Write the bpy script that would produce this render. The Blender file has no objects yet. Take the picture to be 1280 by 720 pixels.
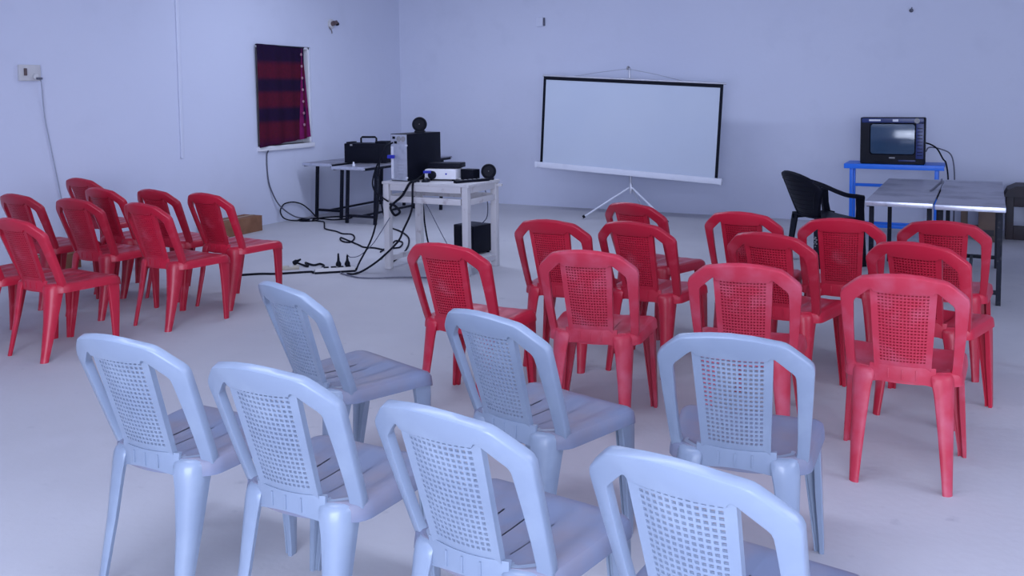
import bpy, bmesh, math, random
from mathutils import Vector, Matrix, Euler
random.seed(7)
R = math.radians
scene = bpy.context.scene
col = scene.collection

# ------------------------------------------------------------------ camera
YAW, PITCH, ROLL = 27.6, 4.0595, -0.6477
F_PX, CY_PX, CAM_H = 1135.86, 193.18, 1.5418
cam_d = bpy.data.cameras.new('camera')
cam = bpy.data.objects.new('camera', cam_d)
col.objects.link(cam)
cam_d.sensor_fit = 'HORIZONTAL'
cam_d.sensor_width = 36.0
cam_d.lens = 36.0 * F_PX / 1280.0
cam_d.shift_y = -(360.0 - CY_PX) / 1280.0
cam_d.clip_start = 0.05
cam.matrix_world = (Matrix.Translation((0, 0, CAM_H)) @ Matrix.Rotation(R(YAW), 4, 'Z')
                    @ Matrix.Rotation(R(90 - PITCH), 4, 'X') @ Matrix.Rotation(R(ROLL), 4, 'Z'))
scene.camera = cam

# ------------------------------------------------------------------ light
scene.view_settings.view_transform = 'Standard'
scene.view_settings.look = 'None'
scene.view_settings.gamma = 1.0
scene.view_settings.use_curve_mapping = False
scene.view_settings.exposure = 0.0
world = bpy.data.worlds.new('world')
scene.world = world
world.use_nodes = True
bg = world.node_tree.nodes['Background']
bg.inputs['Color'].default_value = (0.62, 0.70, 1.0, 1)
bg.inputs['Strength'].default_value = 0.6


def area(name, loc, target, sx, sy, power, color):
    d = bpy.data.lights.new(name, 'AREA')
    d.shape = 'RECTANGLE'
    d.size, d.size_y = sx, sy
    d.energy = power
    d.color = color
    o = bpy.data.objects.new(name, d)
    col.objects.link(o)
    o.location = loc
    o.rotation_euler = (Vector(target) - Vector(loc)).to_track_quat('-Z', 'Y').to_euler()
    return o


COOL = (0.68, 0.765, 1.0)
# daylight entering by the doorway behind and the windows beside the photographer
area('daylight_doorway', (0.5, -2.9, 1.5), (-3.6, 8, 1.2), 4.4, 2.4, 425, COOL)
area('daylight_window_side', (3.4, 3.2, 1.8), (-3, 4.0, 0.9), 2.6, 1.6, 70, COOL)
# added fill lights under the ceiling, out of view, with no fixtures
area('ceiling_fill_near', (-2.2, 1.6, 3.25), (-2.2, 1.6, 0), 3.2, 0.5, 55, COOL)  # fill added to brighten the near floor
area('ceiling_fill_far', (-4.6, 7.6, 3.25), (-4.6, 7.6, 0), 3.2, 0.5, 66, COOL)  # fill added to brighten the far corner and floor
# the camera's flash, beside the lens
area('camera_flash', (0.16, -0.02, 1.62), (-3.0, 6, 0.7), 0.07, 0.05, 6, (0.80, 0.86, 1.0))


# ------------------------------------------------------------------ materials
def mat(name, color, rough=0.5, metal=0.0, spec=0.5, noise=None, bump=None, coords='Object', rand=0.0):
    """noise = [(scale, detail, lo, hi, colour2), ...] mixes towards colour2; bump = (scale, strength)"""
    m = bpy.data.materials.new(name)
    m.use_nodes = True
    nt = m.node_tree
    b = nt.nodes['Principled BSDF']
    b.inputs['Roughness'].default_value = rough
    b.inputs['Metallic'].default_value = metal
    b.inputs['Specular IOR Level'].default_value = spec
    b.inputs['Base Color'].default_value = (*color, 1)
    tc = nt.nodes.new('ShaderNodeTexCoord')
    last = None
    if rand:
        oi = nt.nodes.new('ShaderNodeObjectInfo')
        hs = nt.nodes.new('ShaderNodeHueSaturation')
        mr = nt.nodes.new('ShaderNodeMapRange')
        mr.inputs['To Min'].default_value = 1 - rand
        mr.inputs['To Max'].default_value = 1 + rand
        nt.links.new(oi.outputs['Random'], mr.inputs['Value'])
        nt.links.new(mr.outputs['Result'], hs.inputs['Value'])
        hs.inputs['Color'].default_value = (*color, 1)
        last = hs.outputs['Color']
    for (sc, det, lo, hi, c2) in (noise or []):
        n = nt.nodes.new('ShaderNodeTexNoise')
        n.inputs['Scale'].default_value = sc
        n.inputs['Detail'].default_value = det
        nt.links.new(tc.outputs[coords], n.inputs['Vector'])
        mr = nt.nodes.new('ShaderNodeMapRange')
        mr.inputs['From Min'].default_value = lo
        mr.inputs['From Max'].default_value = hi
        nt.links.new(n.outputs['Fac'], mr.inputs['Value'])
        mx = nt.nodes.new('ShaderNodeMix')
        mx.data_type = 'RGBA'
        nt.links.new(mr.outputs['Result'], mx.inputs['Factor'])
        if last is None:
            mx.inputs['A'].default_value = (*color, 1)
        else:
            nt.links.new(last, mx.inputs['A'])
        mx.inputs['B'].default_value = (*c2, 1)
        last = mx.outputs['Result']
    if last is not None:
        nt.links.new(last, b.inputs['Base Color'])
    if bump:
        n = nt.nodes.new('ShaderNodeTexNoise')
        n.inputs['Scale'].default_value = bump[0]
        n.inputs['Detail'].default_value = 5
        nt.links.new(tc.outputs[coords], n.inputs['Vector'])
        bp = nt.nodes.new('ShaderNodeBump')
        bp.inputs['Strength'].default_value = bump[1]
        bp.inputs['Distance'].default_value = 0.01
        nt.links.new(n.outputs['Fac'], bp.inputs['Height'])
        nt.links.new(bp.outputs['Normal'], b.inputs['Normal'])
    return m


M = {}
M['wall'] = mat('whitewashed_plaster', (0.66, 0.69, 0.82), 0.85, spec=0.2,
                noise=[(0.5, 4, 0.35, 0.75, (0.62, 0.65, 0.79)), (3.0, 6, 0.55, 0.8, (0.62, 0.65, 0.78))], bump=(18, 0.15))
M['floor'] = mat('cement_floor', (0.555, 0.55, 0.58), 0.65, spec=0.3,
                 noise=[(0.7, 6, 0.35, 0.7, (0.465, 0.46, 0.495)), (4.0, 8, 0.5, 0.8, (0.505, 0.50, 0.54)),
                        (9.0, 8, 0.66, 0.78, (0.41, 0.41, 0.45))], bump=(30, 0.12))
M['ceiling'] = mat('ceiling_paint', (0.7, 0.7, 0.74), 0.9, spec=0.1, bump=(12, 0.1))
M['red'] = mat('red_plastic', (0.44, 0.012, 0.036), 0.36, spec=0.45,
               noise=[(7, 5, 0.52, 0.85, (0.58, 0.10, 0.15))], rand=0.12)
M['red_worn'] = mat('dusty_red_plastic', (0.47, 0.028, 0.058), 0.45, spec=0.4,
                    noise=[(9, 6, 0.45, 0.85, (0.53, 0.11, 0.165))], rand=0.06)
M['grey'] = mat('blue_grey_plastic', (0.235, 0.285, 0.38), 0.28, spec=0.5,
                noise=[(6, 5, 0.45, 0.75, (0.29, 0.345, 0.44))], rand=0.05)
M['grey_seat'] = mat('dusty_blue_grey_plastic', (0.18, 0.21, 0.31), 0.48, spec=0.4,
                     noise=[(5, 6, 0.42, 0.7, (0.22, 0.195, 0.235))], rand=0.06)
M['black_plastic'] = mat('black_plastic', (0.004, 0.005, 0.012), 0.5, spec=0.16, noise=[(6, 4, 0.5, 0.8, (0.008, 0.009, 0.018))])
M['black_metal'] = mat('black_painted_steel', (0.006, 0.008, 0.018), 0.5, spec=0.2, noise=[(25, 4, 0.6, 0.75, (0.05, 0.05, 0.06))])
M['steel'] = mat('dull_steel_sheet', (0.36, 0.36, 0.43), 0.38, metal=0.4,
                 noise=[(3.0, 6, 0.48, 0.66, (0.19, 0.19, 0.25)), (14, 8, 0.55, 0.8, (0.44, 0.44, 0.5))], bump=(9, 0.08))
M['steel_edge'] = mat('bright_steel_edge', (0.62, 0.64, 0.74), 0.3, metal=0.6, noise=[(20, 5, 0.5, 0.8, (0.4, 0.42, 0.5))])
M['white_wood'] = mat('white_painted_wood', (0.60, 0.585, 0.60), 0.55, spec=0.3,
                      noise=[(14, 6, 0.60, 0.74, (0.42, 0.38, 0.40)), (3, 4, 0.4, 0.8, (0.54, 0.525, 0.56))], bump=(30, 0.2))
M['white_paint'] = mat('white_gloss_paint', (0.80, 0.80, 0.84), 0.5, noise=[(8, 4, 0.5, 0.8, (0.74, 0.73, 0.80))])
M['screen_cloth'] = mat('projection_cloth', (0.53, 0.585, 0.69), 0.8, spec=0.15, noise=[(1.2, 3, 0.4, 0.8, (0.50, 0.56, 0.68))])
M['screen_bar'] = mat('white_enamel_bar', (0.72, 0.74, 0.83), 0.4, noise=[(8, 3, 0.5, 0.8, (0.66, 0.68, 0.78))])
M['silver'] = mat('silver_tube', (0.55, 0.56, 0.62), 0.35, metal=0.5, noise=[(20, 3, 0.5, 0.8, (0.45, 0.46, 0.52))])
M['blue'] = mat('blue_enamel', (0.008, 0.165, 0.78), 0.4, noise=[(10, 4, 0.5, 0.8, (0.015, 0.19, 0.8))])
M['navy'] = mat('navy_bezel_film', (0.008, 0.022, 0.13), 0.35, noise=[(6, 3, 0.4, 0.8, (0.015, 0.035, 0.17))])
M['glass'] = mat('tube_glass', (0.035, 0.07, 0.13), 0.12, spec=0.6, noise=[(2, 2, 0.4, 0.8, (0.045, 0.085, 0.15))])
M['label_white'] = mat('white_label', (0.7, 0.72, 0.8), 0.5, noise=[(30, 2, 0.5, 0.8, (0.6, 0.62, 0.72))])
M['label_grey'] = mat('grey_label', (0.28, 0.28, 0.30), 0.5, noise=[(30, 2, 0.5, 0.8, (0.22, 0.22, 0.24))])
M['case_rear'] = mat('galvanised_rear', (0.48, 0.51, 0.60), 0.45, metal=0.35,
                     noise=[(18, 5, 0.45, 0.75, (0.36, 0.39, 0.48))])
M['connector_blue'] = mat('connector_blue', (0.02, 0.03, 0.42), 0.4, noise=[(30, 2, 0.5, 0.8, (0.03, 0.05, 0.5))])
M['cardboard'] = mat('cardboard', (0.30, 0.15, 0.09), 0.85, spec=0.1, noise=[(7, 5, 0.4, 0.75, (0.21, 0.10, 0.06))])
M['tape'] = mat('packing_tape', (0.34, 0.24, 0.16), 0.5, noise=[(12, 3, 0.5, 0.8, (0.28, 0.2, 0.14))])
M['brown_wood'] = mat('brown_wood', (0.12, 0.075, 0.055), 0.6, noise=[(8, 5, 0.4, 0.7, (0.075, 0.048, 0.04))])
M['dark_wood'] = mat('dark_wood', (0.016, 0.014, 0.022), 0.6, noise=[(6, 5, 0.4, 0.7, (0.03, 0.015, 0.018))])
M['rubber'] = mat('black_rubber', (0.004, 0.005, 0.012), 0.6, spec=0.15, noise=[(30, 2, 0.5, 0.8, (0.007, 0.008, 0.016))])
M['grey_cable'] = mat('grey_cable', (0.10, 0.105, 0.15), 0.5, noise=[(30, 2, 0.5, 0.8, (0.14, 0.145, 0.19))])
M['white_cable'] = mat('pale_cable', (0.36, 0.38, 0.47), 0.5, noise=[(30, 2, 0.5, 0.8, (0.42, 0.44, 0.52))])
M['ivory'] = mat('ivory_plastic', (0.60, 0.59, 0.60), 0.45, noise=[(10, 2, 0.5, 0.8, (0.54, 0.53, 0.55))])
M['conduit'] = mat('white_conduit', (0.68, 0.71, 0.84), 0.5, noise=[(5, 3, 0.4, 0.8, (0.68, 0.71, 0.84))])
M['pale_yellow'] = mat('pale_yellow_board', (0.52, 0.46, 0.36), 0.6, noise=[(10, 4, 0.4, 0.8, (0.46, 0.42, 0.36))])
M['magenta'] = mat('magenta_cloth', (0.20, 0.012, 0.10), 0.8, spec=0.1, noise=[(12, 4, 0.4, 0.8, (0.12, 0.010, 0.065))])
M['bead'] = mat('mirror_bead', (0.42, 0.20, 0.26), 0.3, noise=[(30, 2, 0.5, 0.8, (0.3, 0.14, 0.2))])
M['bakelite'] = mat('brown_bakelite', (0.13, 0.085, 0.085), 0.4, noise=[(20, 3, 0.5, 0.8, (0.08, 0.055, 0.055))])
M['pink_cloth'] = mat('pale_rag', (0.42, 0.36, 0.40), 0.85, noise=[(14, 4, 0.4, 0.8, (0.3, 0.26, 0.3))])


def banded_cloth():
    m = bpy.data.materials.new('banded_curtain_cloth')
    m.use_nodes = True
    nt = m.node_tree
    b = nt.nodes['Principled BSDF']
    b.inputs['Roughness'].default_value = 0.85
    b.inputs['Specular IOR Level'].default_value = 0.1
    tc = nt.nodes.new('ShaderNodeTexCoord')
    sep = nt.nodes.new('ShaderNodeSeparateXYZ')
    nt.links.new(tc.outputs['Object'], sep.inputs[0])
    mr = nt.nodes.new('ShaderNodeMapRange')
    mr.inputs['From Min'].default_value = 0.0
    mr.inputs['From Max'].default_value = 1.21
    nt.links.new(sep.outputs['Z'], mr.inputs['Value'])
    rp = nt.nodes.new('ShaderNodeValToRGB')
    el = rp.color_ramp.elements
    dark, red = (0.024, 0.010, 0.042, 1), (0.12, 0.012, 0.034, 1)
    stops = [(0.0, (0.05, 0.006, 0.05, 1)), (0.10, red), (0.22, red), (0.26, dark), (0.36, dark), (0.40, red), (0.51, red), (0.55, dark),
             (0.64, dark), (0.68, red), (0.79, red), (0.84, dark), (1.0, dark)]
    el[0].position, el[0].color = stops[0]
    el[1].position, el[1].color = stops[-1]
    for pz, c in stops[1:-1]:
        e = el.new(pz)
        e.color = c
    nt.links.new(mr.outputs['Result'], rp.inputs['Fac'])
    n = nt.nodes.new('ShaderNodeTexNoise')
    n.inputs['Scale'].default_value = 35
    nt.links.new(tc.outputs['Object'], n.inputs['Vector'])
    mx = nt.nodes.new('ShaderNodeMix')
    mx.data_type = 'RGBA'
    mx.blend_type = 'MULTIPLY'
    mx.inputs['Factor'].default_value = 0.5
    nt.links.new(rp.outputs['Color'], mx.inputs['A'])
    nt.links.new(n.outputs['Color'], mx.inputs['B'])
    nt.links.new(mx.outputs['Result'], b.inputs['Base Color'])
    return m


M['curtain'] = banded_cloth()


# ------------------------------------------------------------------ mesh helpers
class MB:
    def __init__(self):
        self.v, self.f = [], []

    def add(self, vs, fs, mtx=None):
        o = len(self.v)
        for p in vs:
            p = Vector(p)
            self.v.append(mtx @ p if mtx else p)
        self.f += [tuple(i + o for i in q) for q in fs]
        return self

    def box(self, x0, x1, y0, y1, z0, z1, b=0.0, mtx=None):
        """box with all edges chamfered by b"""
        bm = bmesh.new()
        bmesh.ops.create_cube(bm, size=1.0)
        for v in bm.verts:
            v.co = Vector(((x0 + x1) / 2 + v.co.x * (x1 - x0), (y0 + y1) / 2 + v.co.y * (y1 - y0), (z0 + z1) / 2 + v.co.z * (z1 - z0)))
        if b > 0:
            bmesh.ops.bevel(bm, geom=list(bm.edges), offset=b, segments=2, profile=0.6, affect='EDGES')
        bm.verts.index_update()
        self.add([v.co.copy() for v in bm.verts], [[v.index for v in f.verts] for f in bm.faces], mtx)
        bm.free()
        return self

    def rings(self, rings, closed=True, caps=True, mtx=None):
        n = len(rings[0])
        vs = [p for r in rings for p in r]
        fs = []
        for i in range(len(rings) - 1):
            for j in range(n if closed else n - 1):
                k = (j + 1) % n
                fs.append((i * n + j, i * n + k, (i + 1) * n + k, (i + 1) * n + j))
        if caps and closed:
            fs.append(tuple(range(n))[::-1])
            fs.append(tuple((len(rings) - 1) * n + j for j in range(n)))
        return self.add(vs, fs, mtx)

    def tube(self, pts, r, seg=8, smooth=0, mtx=None, taper=None):
        pts = [Vector(p) for p in pts]
        if smooth:
            pts = catmull(pts, smooth)
        rr = []
        up = Vector((0, 0, 1))
        prev = None
        for i, p in enumerate(pts):
            t = (pts[min(i + 1, len(pts) - 1)] - pts[max(i - 1, 0)])
            if t.length < 1e-9:
                t = Vector((0, 0, 1))
            t.normalize()
            if prev is None:
                a = up if abs(t.dot(up)) < 0.9 else Vector((1, 0, 0))
                n = (a - t * a.dot(t)).normalized()
            else:
                n = prev - t * prev.dot(t)
                n = n.normalized() if n.length > 1e-6 else prev
            prev = n
            bnm = t.cross(n)
            q = r if taper is None else r + (taper - r) * i / (len(pts) - 1)
            rr.append([p + (n * math.cos(2 * math.pi * k / seg) + bnm * math.sin(2 * math.pi * k / seg)) * q for k in range(seg)])
        return self.rings(rr, mtx=mtx)

    def lathe(self, prof, seg=24, mtx=None):
        """profile [(r, z)] about z"""
        rr = [[Vector((max(r, 1e-4) * math.cos(2 * math.pi * k / seg), max(r, 1e-4) * math.sin(2 * math.pi * k / seg), z)) for k in range(seg)] for r, z in prof]
        return self.rings(rr, mtx=mtx)

    def mesh(self, name, m, smooth=40):
        me = bpy.data.meshes.new(name)
        me.from_pydata([tuple(p) for p in self.v], [], self.f)
        bm = bmesh.new()
        bm.from_mesh(me)
        bmesh.ops.recalc_face_normals(bm, faces=bm.faces)
        bm.to_mesh(me)
        bm.free()
        me.materials.append(M[m] if isinstance(m, str) else m)
        if smooth:
            me.polygons.foreach_set('use_smooth', [True] * len(me.polygons))
            me.set_sharp_from_angle(angle=R(smooth))
        me.update()
        return me

    def build(self, name, m, parent=None, smooth=40):
        o = bpy.data.objects.new(name, self.mesh(name, m, smooth))
        col.objects.link(o)
        if parent is not None:
            o.parent = parent
        return o


def catmull(pts, n):
    out = []
    P = [pts[0] * 2 - pts[1]] + list(pts) + [pts[-1] * 2 - pts[-2]]
    for i in range(1, len(P) - 2):
        a, b, c, d = P[i - 1], P[i], P[i + 1], P[i + 2]
        for k in range(n):
            t = k / n
            out.append(0.5 * ((2 * b) + (c - a) * t + (2 * a - 5 * b + 4 * c - d) * t * t + (3 * b - a - 3 * c + d) * t ** 3))
    out.append(pts[-1])
    return out


def tag(o, label=None, cat=None, group=None, kind=None):
    if label:
        o['label'] = label
    if cat:
        o['category'] = cat
    if group:
        o['group'] = group
    if kind:
        o['kind'] = kind
    return o


def empty(name, loc=(0, 0, 0), rz=0.0):
    o = bpy.data.objects.new(name, None)
    o.empty_display_size = 0.1
    col.objects.link(o)
    o.location = loc
    o.rotation_euler = (0, 0, R(rz))
    return o


def child_of(mesh, name, parent):
    o = bpy.data.objects.new(name, mesh)
    col.objects.link(o)
    o.parent = parent
    return o


# ------------------------------------------------------------------ room shell
XL, YB, XR, YF, ZC = -7.46, 10.84, 3.6, -3.0, 3.4
fl = MB().box(XL - 0.2, XR + 0.2, YF - 0.2, YB + 0.2, -0.12, 0.0).build('floor', 'floor', smooth=0)
tag(fl, 'pale grey cement floor of the hall', kind='structure')
ce = MB().box(XL - 0.2, XR + 0.2, YF - 0.2, YB + 0.2, ZC, ZC + 0.15).build('ceiling', 'ceiling', smooth=0)
tag(ce, 'plain ceiling above the hall', kind='structure')
wb = MB().box(XL - 0.2, XR + 0.2, YB, YB + 0.2, 0, ZC).build('wall_back', 'wall', smooth=0)
tag(wb, 'whitewashed wall behind the projection screen', kind='structure')
WY0, WY1, WZ0, WZ1 = 7.935, 8.90, 0.92, 2.10
wl = MB()
wl.box(XL - 0.2, XL, YF, WY0, 0, ZC).box(XL - 0.2, XL, WY1, YB, 0, ZC)
wl.box(XL - 0.2, XL, WY0, WY1, 0, WZ0).box(XL - 0.2, XL, WY0, WY1, WZ1, ZC)
tag(wl.build('wall_left', 'wall', smooth=0), 'whitewashed wall with the curtained window', kind='structure')
wr = MB()
for y0_, y1_, hole in ((YF, 1.8, 0), (1.8, 4.6, 1), (4.6, YB, 0)):
    if hole:
        wr.box(XR, XR + 0.2, y0_, y1_, 0, 0.9).box(XR, XR + 0.2, y0_, y1_, 2.7, ZC)
    else:
        wr.box(XR, XR + 0.2, y0_, y1_, 0, ZC)
tag(wr.build('wall_right', 'wall', smooth=0), 'whitewashed side wall with an open window', kind='structure')
wf = MB()
wf.box(XL, -1.8, YF - 0.2, YF, 0, ZC).box(-1.8, 2.8, YF - 0.2, YF, 2.75, ZC).box(2.8, XR, YF - 0.2, YF, 0, ZC)
tag(wf.build('wall_front', 'wall', smooth=0), 'whitewashed wall with the doorway behind the chairs', kind='structure')

# window in the left wall
w = empty('window_1', (XL, (WY0 + WY1) / 2, WZ0))
tag(w, 'small window with white reveal in the left wall', kind='structure')
hy, hz = (WY1 - WY0) / 2, WZ1 - WZ0
MB().box(-0.19, 0.035, -hy - 0.01, hy + 0.0, -0.055, 0.0, 0.006).build('window_sill', 'white_paint', w)
f = MB()
f.box(-0.16, -0.02, -hy, -hy + 0.03, 0, hz, 0.003).box(-0.16, -0.02, hy - 0.03, hy, 0, hz, 0.003).box(-0.16, -0.02, -hy, hy, hz - 0.03, hz, 0.003)
f.build('window_frame', 'white_paint', w)
for s in (-1, 1):
    MB().box(-0.15, -0.12, min(0.005 * s, (hy - 0.03) * s), max(0.005 * s, (hy - 0.03) * s), 0.0, hz - 0.03, 0.004).build('shutter', 'white_paint', w)

# curtain hanging in the window
c = empty('curtain', (XL + 0.03, WY0, WZ0 - 0.01))
tag(c, 'dark purple and red banded curtain hanging over the small window', 'curtain')


def curtain_sheet(y0t, y1t, y0b, y1b, z0a, z0b, z1, off, folds, th=0.006, ny=28, nz=20):
    def P(i, j, d):
        u, v = i / ny, j / nz
        yt, yb_ = y0t + (y1t - y0t) * u, y0b + (y1b - y0b) * u
        zb = z0a + (z0b - z0a) * u
        amp = 0.006 + 0.012 * (1 - v)
        return (off + d + amp * math.sin(u * folds * 2 * math.pi + 0.7 * v) + 0.01 * math.sin(3 * u + 2 * v), yb_ + (yt - yb_) * v, zb + (z1 - 0.012 * u - zb) * v)
    n = (ny + 1)
    vs = [P(i, j, 0) for j in range(nz + 1) for i in range(n)] + [P(i, j, -th) for j in range(nz + 1) for i in range(n)]
    N = n * (nz + 1)
    fs = []
    for j in range(nz):
        for i in range(ny):
            a = j * n + i
            fs.append((a, a + 1, a + n + 1, a + n))
            fs.append((N + a, N + a + n, N + a + n + 1, N + a + 1))
    for i in range(ny):
        fs.append((i, N + i, N + i + 1, i + 1))
        a = nz * n + i
        fs.append((a, a + 1, N + a + 1, N + a))
    for j in range(nz):
        a = j * n
        fs.append((a, a + n, N + a + n, N + a))
        a += ny
        fs.append((a, N + a, N + a + n, a + n))
    return MB().add(vs, fs)


cloth = curtain_sheet(-0.03, 0.79, -0.012, 0.785, 0.0, 0.07, 1.195, 0.012, 3.2).build('cloth', 'curtain', c)
curtain_sheet(0.755, 0.795, 0.68, 0.90, 0.055, 0.085, 1.18, -0.004, 1.0, ny=10).build('lining_flap', 'magenta', c)
for k in range(7):
    zz = 1.09 - k * 0.142
    MB().lathe([(0.0, -0.006), (0.016, -0.004), (0.018, 0.0), (0.012, 0.005), (0.0, 0.006)], 10,
               Matrix.Translation((0.045, 0.705 + 0.004 * k, zz)) @ Matrix.Rotation(R(90), 4, 'Y')).build('bead', 'bead', cloth)
rod = MB().tube([(0.005, -0.03, 1.185), (0.005, 0.80, 1.175)], 0.008).build('curtain_rod', 'black_metal', c)

# conduit, sockets and small fittings on the walls
t = MB().box(XL, XL + 0.016, 6.79, 6.83, 0.87, ZC, 0.004).build('trim_1', 'conduit')
tag(t, 'white cable casing running up the left wall', kind='structure')

sw = empty('wall_socket', (XL, 5.13, 1.735))
tag(sw, 'ivory wall socket with a dangling wire on the left wall', 'socket')
MB().box(0, 0.03, -0.10, 0.10, -0.065, 0.075, 0.006).build('back_plate', 'ivory', sw)
MB().box(0.03, 0.042, -0.062, -0.036, -0.02, 0.045, 0.004).build('switch', 'bakelite', sw)
MB().lathe([(0.0, 0), (0.028, 0), (0.028, 0.02), (0.02, 0.026), (0.0, 0.026)], 16, Matrix.Translation((0.03, 0.045, -0.03)) @ Matrix.Rotation(R(90), 4, 'Y')).build('plug', 'ivory', sw)
MB().box(0.05, 0.075, 0.035, 0.085, -0.055, -0.035, 0.005).build('plug_neck', 'grey_cable', sw)
wc = MB().tube([(XL + 0.06, 5.20, 1.69), (XL + 0.03, 5.232, 1.62), (XL + 0.012, 5.26, 1.35), (XL + 0.012, 5.31, 1.05), (XL + 0.012, 5.37, 0.70), (XL + 0.02, 5.42, 0.35), (XL + 0.05, 5.46, 0.006), (XL + 0.3, 5.5, 0.006)], 0.005, 6, 6).build('hanging_wire', 'white_cable')
tag(wc, 'pale thin wire hanging from the ivory wall socket', 'wire')

bh = empty('bulb_holder', (XL, 9.31, 2.41))
tag(bh, 'brown bulb holder on a round block high on the left wall', 'lamp holder')
MB().lathe([(0.0, 0), (0.062, 0), (0.062, 0.014), (0.05, 0.024), (0.0, 0.026)], 20, Matrix.Rotation(R(90), 4, 'Y')).build('round_block', 'ivory', bh)
MB().lathe([(0.0, 0), (0.03, 0), (0.032, 0.04), (0.024, 0.045), (0.024, 0.08), (0.0, 0.08)], 16, Matrix.Translation((0.02, 0, 0)) @ Matrix.Rotation(R(75), 4, 'Y')).build('socket_cup', 'bakelite', bh)
MB().lathe([(0.0, 0), (0.02, 0), (0.022, 0.03), (0.0, 0.03)], 12, Matrix.Translation((0.03, 0.075, 0.0)) @ Matrix.Rotation(R(80), 4, 'Y')).build('terminal_cap', 'rubber', bh)
MB().tube([(0.012, -0.03, -0.03), (0.02, -0.05, -0.05), (0.012, 0.0, -0.085), (0.008, 0.01, -0.12)], 0.005, 6, 4).build('loose_wire', 'bakelite', bh)

bx = empty('junction_box', (-5.225, YB, 2.43))
tag(bx, 'small grey junction box high on the wall above the screen', 'junction box')
MB().box(-0.05, 0.05, -0.035, 0, -0.06, 0.06, 0.006).build('box_body', 'conduit', bx)
MB().box(0.052, 0.072, -0.03, 0, -0.055, 0.05, 0.004).build('side_strip', 'grey_cable', bx)
nl = empty('wall_hook', (-0.752, YB, 2.355))
tag(nl, 'tiny dark hook on the wall above the television', 'hook')
MB().lathe([(0.0, 0), (0.022, 0), (0.022, 0.01), (0.01, 0.014), (0.01, 0.05), (0.0, 0.05)], 10, Matrix.Rotation(R(90), 4, 'X')).build('peg', 'grey_cable', nl)
MB().tube([(0, -0.045, 0.0), (0.004, -0.055, 0.012), (0.01, -0.055, 0.03)], 0.006, 6, 3).build('tip', 'grey_cable', nl)


# ------------------------------------------------------------------ plastic stacking chair
def yback(x, z):
    return -0.19 - 0.40 * (z - 0.443) + 0.046 * (x / 0.22) ** 2


def ypan(x, z):
    # the latticed panel stands straighter than the side posts and bulges to the rear
    return -0.214 - 0.318 * (z - 0.49) - 0.020 * (1 - (x / 0.112) ** 2)


BN = Vector((0, 1, 0.4)).normalized()
PN = Vector((0, 1, 0.318)).normalized()


def chaikin(L, n):
    for _ in range(n):
        o = [L[0]]
        for a, b in zip(L, L[1:]):
            o.append(tuple(p * 0.75 + q * 0.25 for p, q in zip(a, b)))
            o.append(tuple(p * 0.25 + q * 0.75 for p, q in zip(a, b)))
        o.append(L[-1])
        L = o
    return L


def back_frame_mb():
    half = [  # outer x, outer z, inner x, inner z
        (0.198, 0.418, 0.162, 0.418), (0.206, 0.432, 0.170, 0.44), (0.209, 0.46, 0.174, 0.46), (0.214, 0.53, 0.177, 0.53), (0.220, 0.62, 0.178, 0.62), (0.2245, 0.70, 0.177, 0.695),
        (0.2265, 0.738, 0.176, 0.716), (0.223, 0.752, 0.173, 0.726), (0.215, 0.763, 0.168, 0.733), (0.195, 0.782, 0.150, 0.750), (0.172, 0.803, 0.131, 0.768), (0.160, 0.813, 0.121, 0.777),
        (0.151, 0.819, 0.114, 0.781), (0.140, 0.823, 0.107, 0.780), (0.120, 0.8275, 0.102, 0.770), (0.06, 0.838, 0.055, 0.768), (0.0, 0.842, 0.0, 0.768)]
    L = half + [(-a, b, -c_, d) for a, b, c_, d in half[-2::-1]]
    T = 0.032
    prof = [(0.0, 0.36), (0.03, 0.46), (0.10, 0.5), (0.5, 0.47), (0.90, 0.5), (0.97, 0.46), (1.0, 0.36)]
    rr = []
    for (ox, oz, ix, iz) in L:
        ring = []
        for w_, d in prof:
            x, z = ox + (ix - ox) * w_, oz + (iz - oz) * w_
            ring.append(Vector((x, yback(x, z), z)) - BN * T * d)
        for w_, d in prof[::-1]:
            x, z = ox + (ix - ox) * w_, oz + (iz - oz) * w_
            ring.append(Vector((x, yback(x, z), z)) + BN * T * d * 0.8)
        rr.append(ring)
    return MB().rings(rr)


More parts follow.
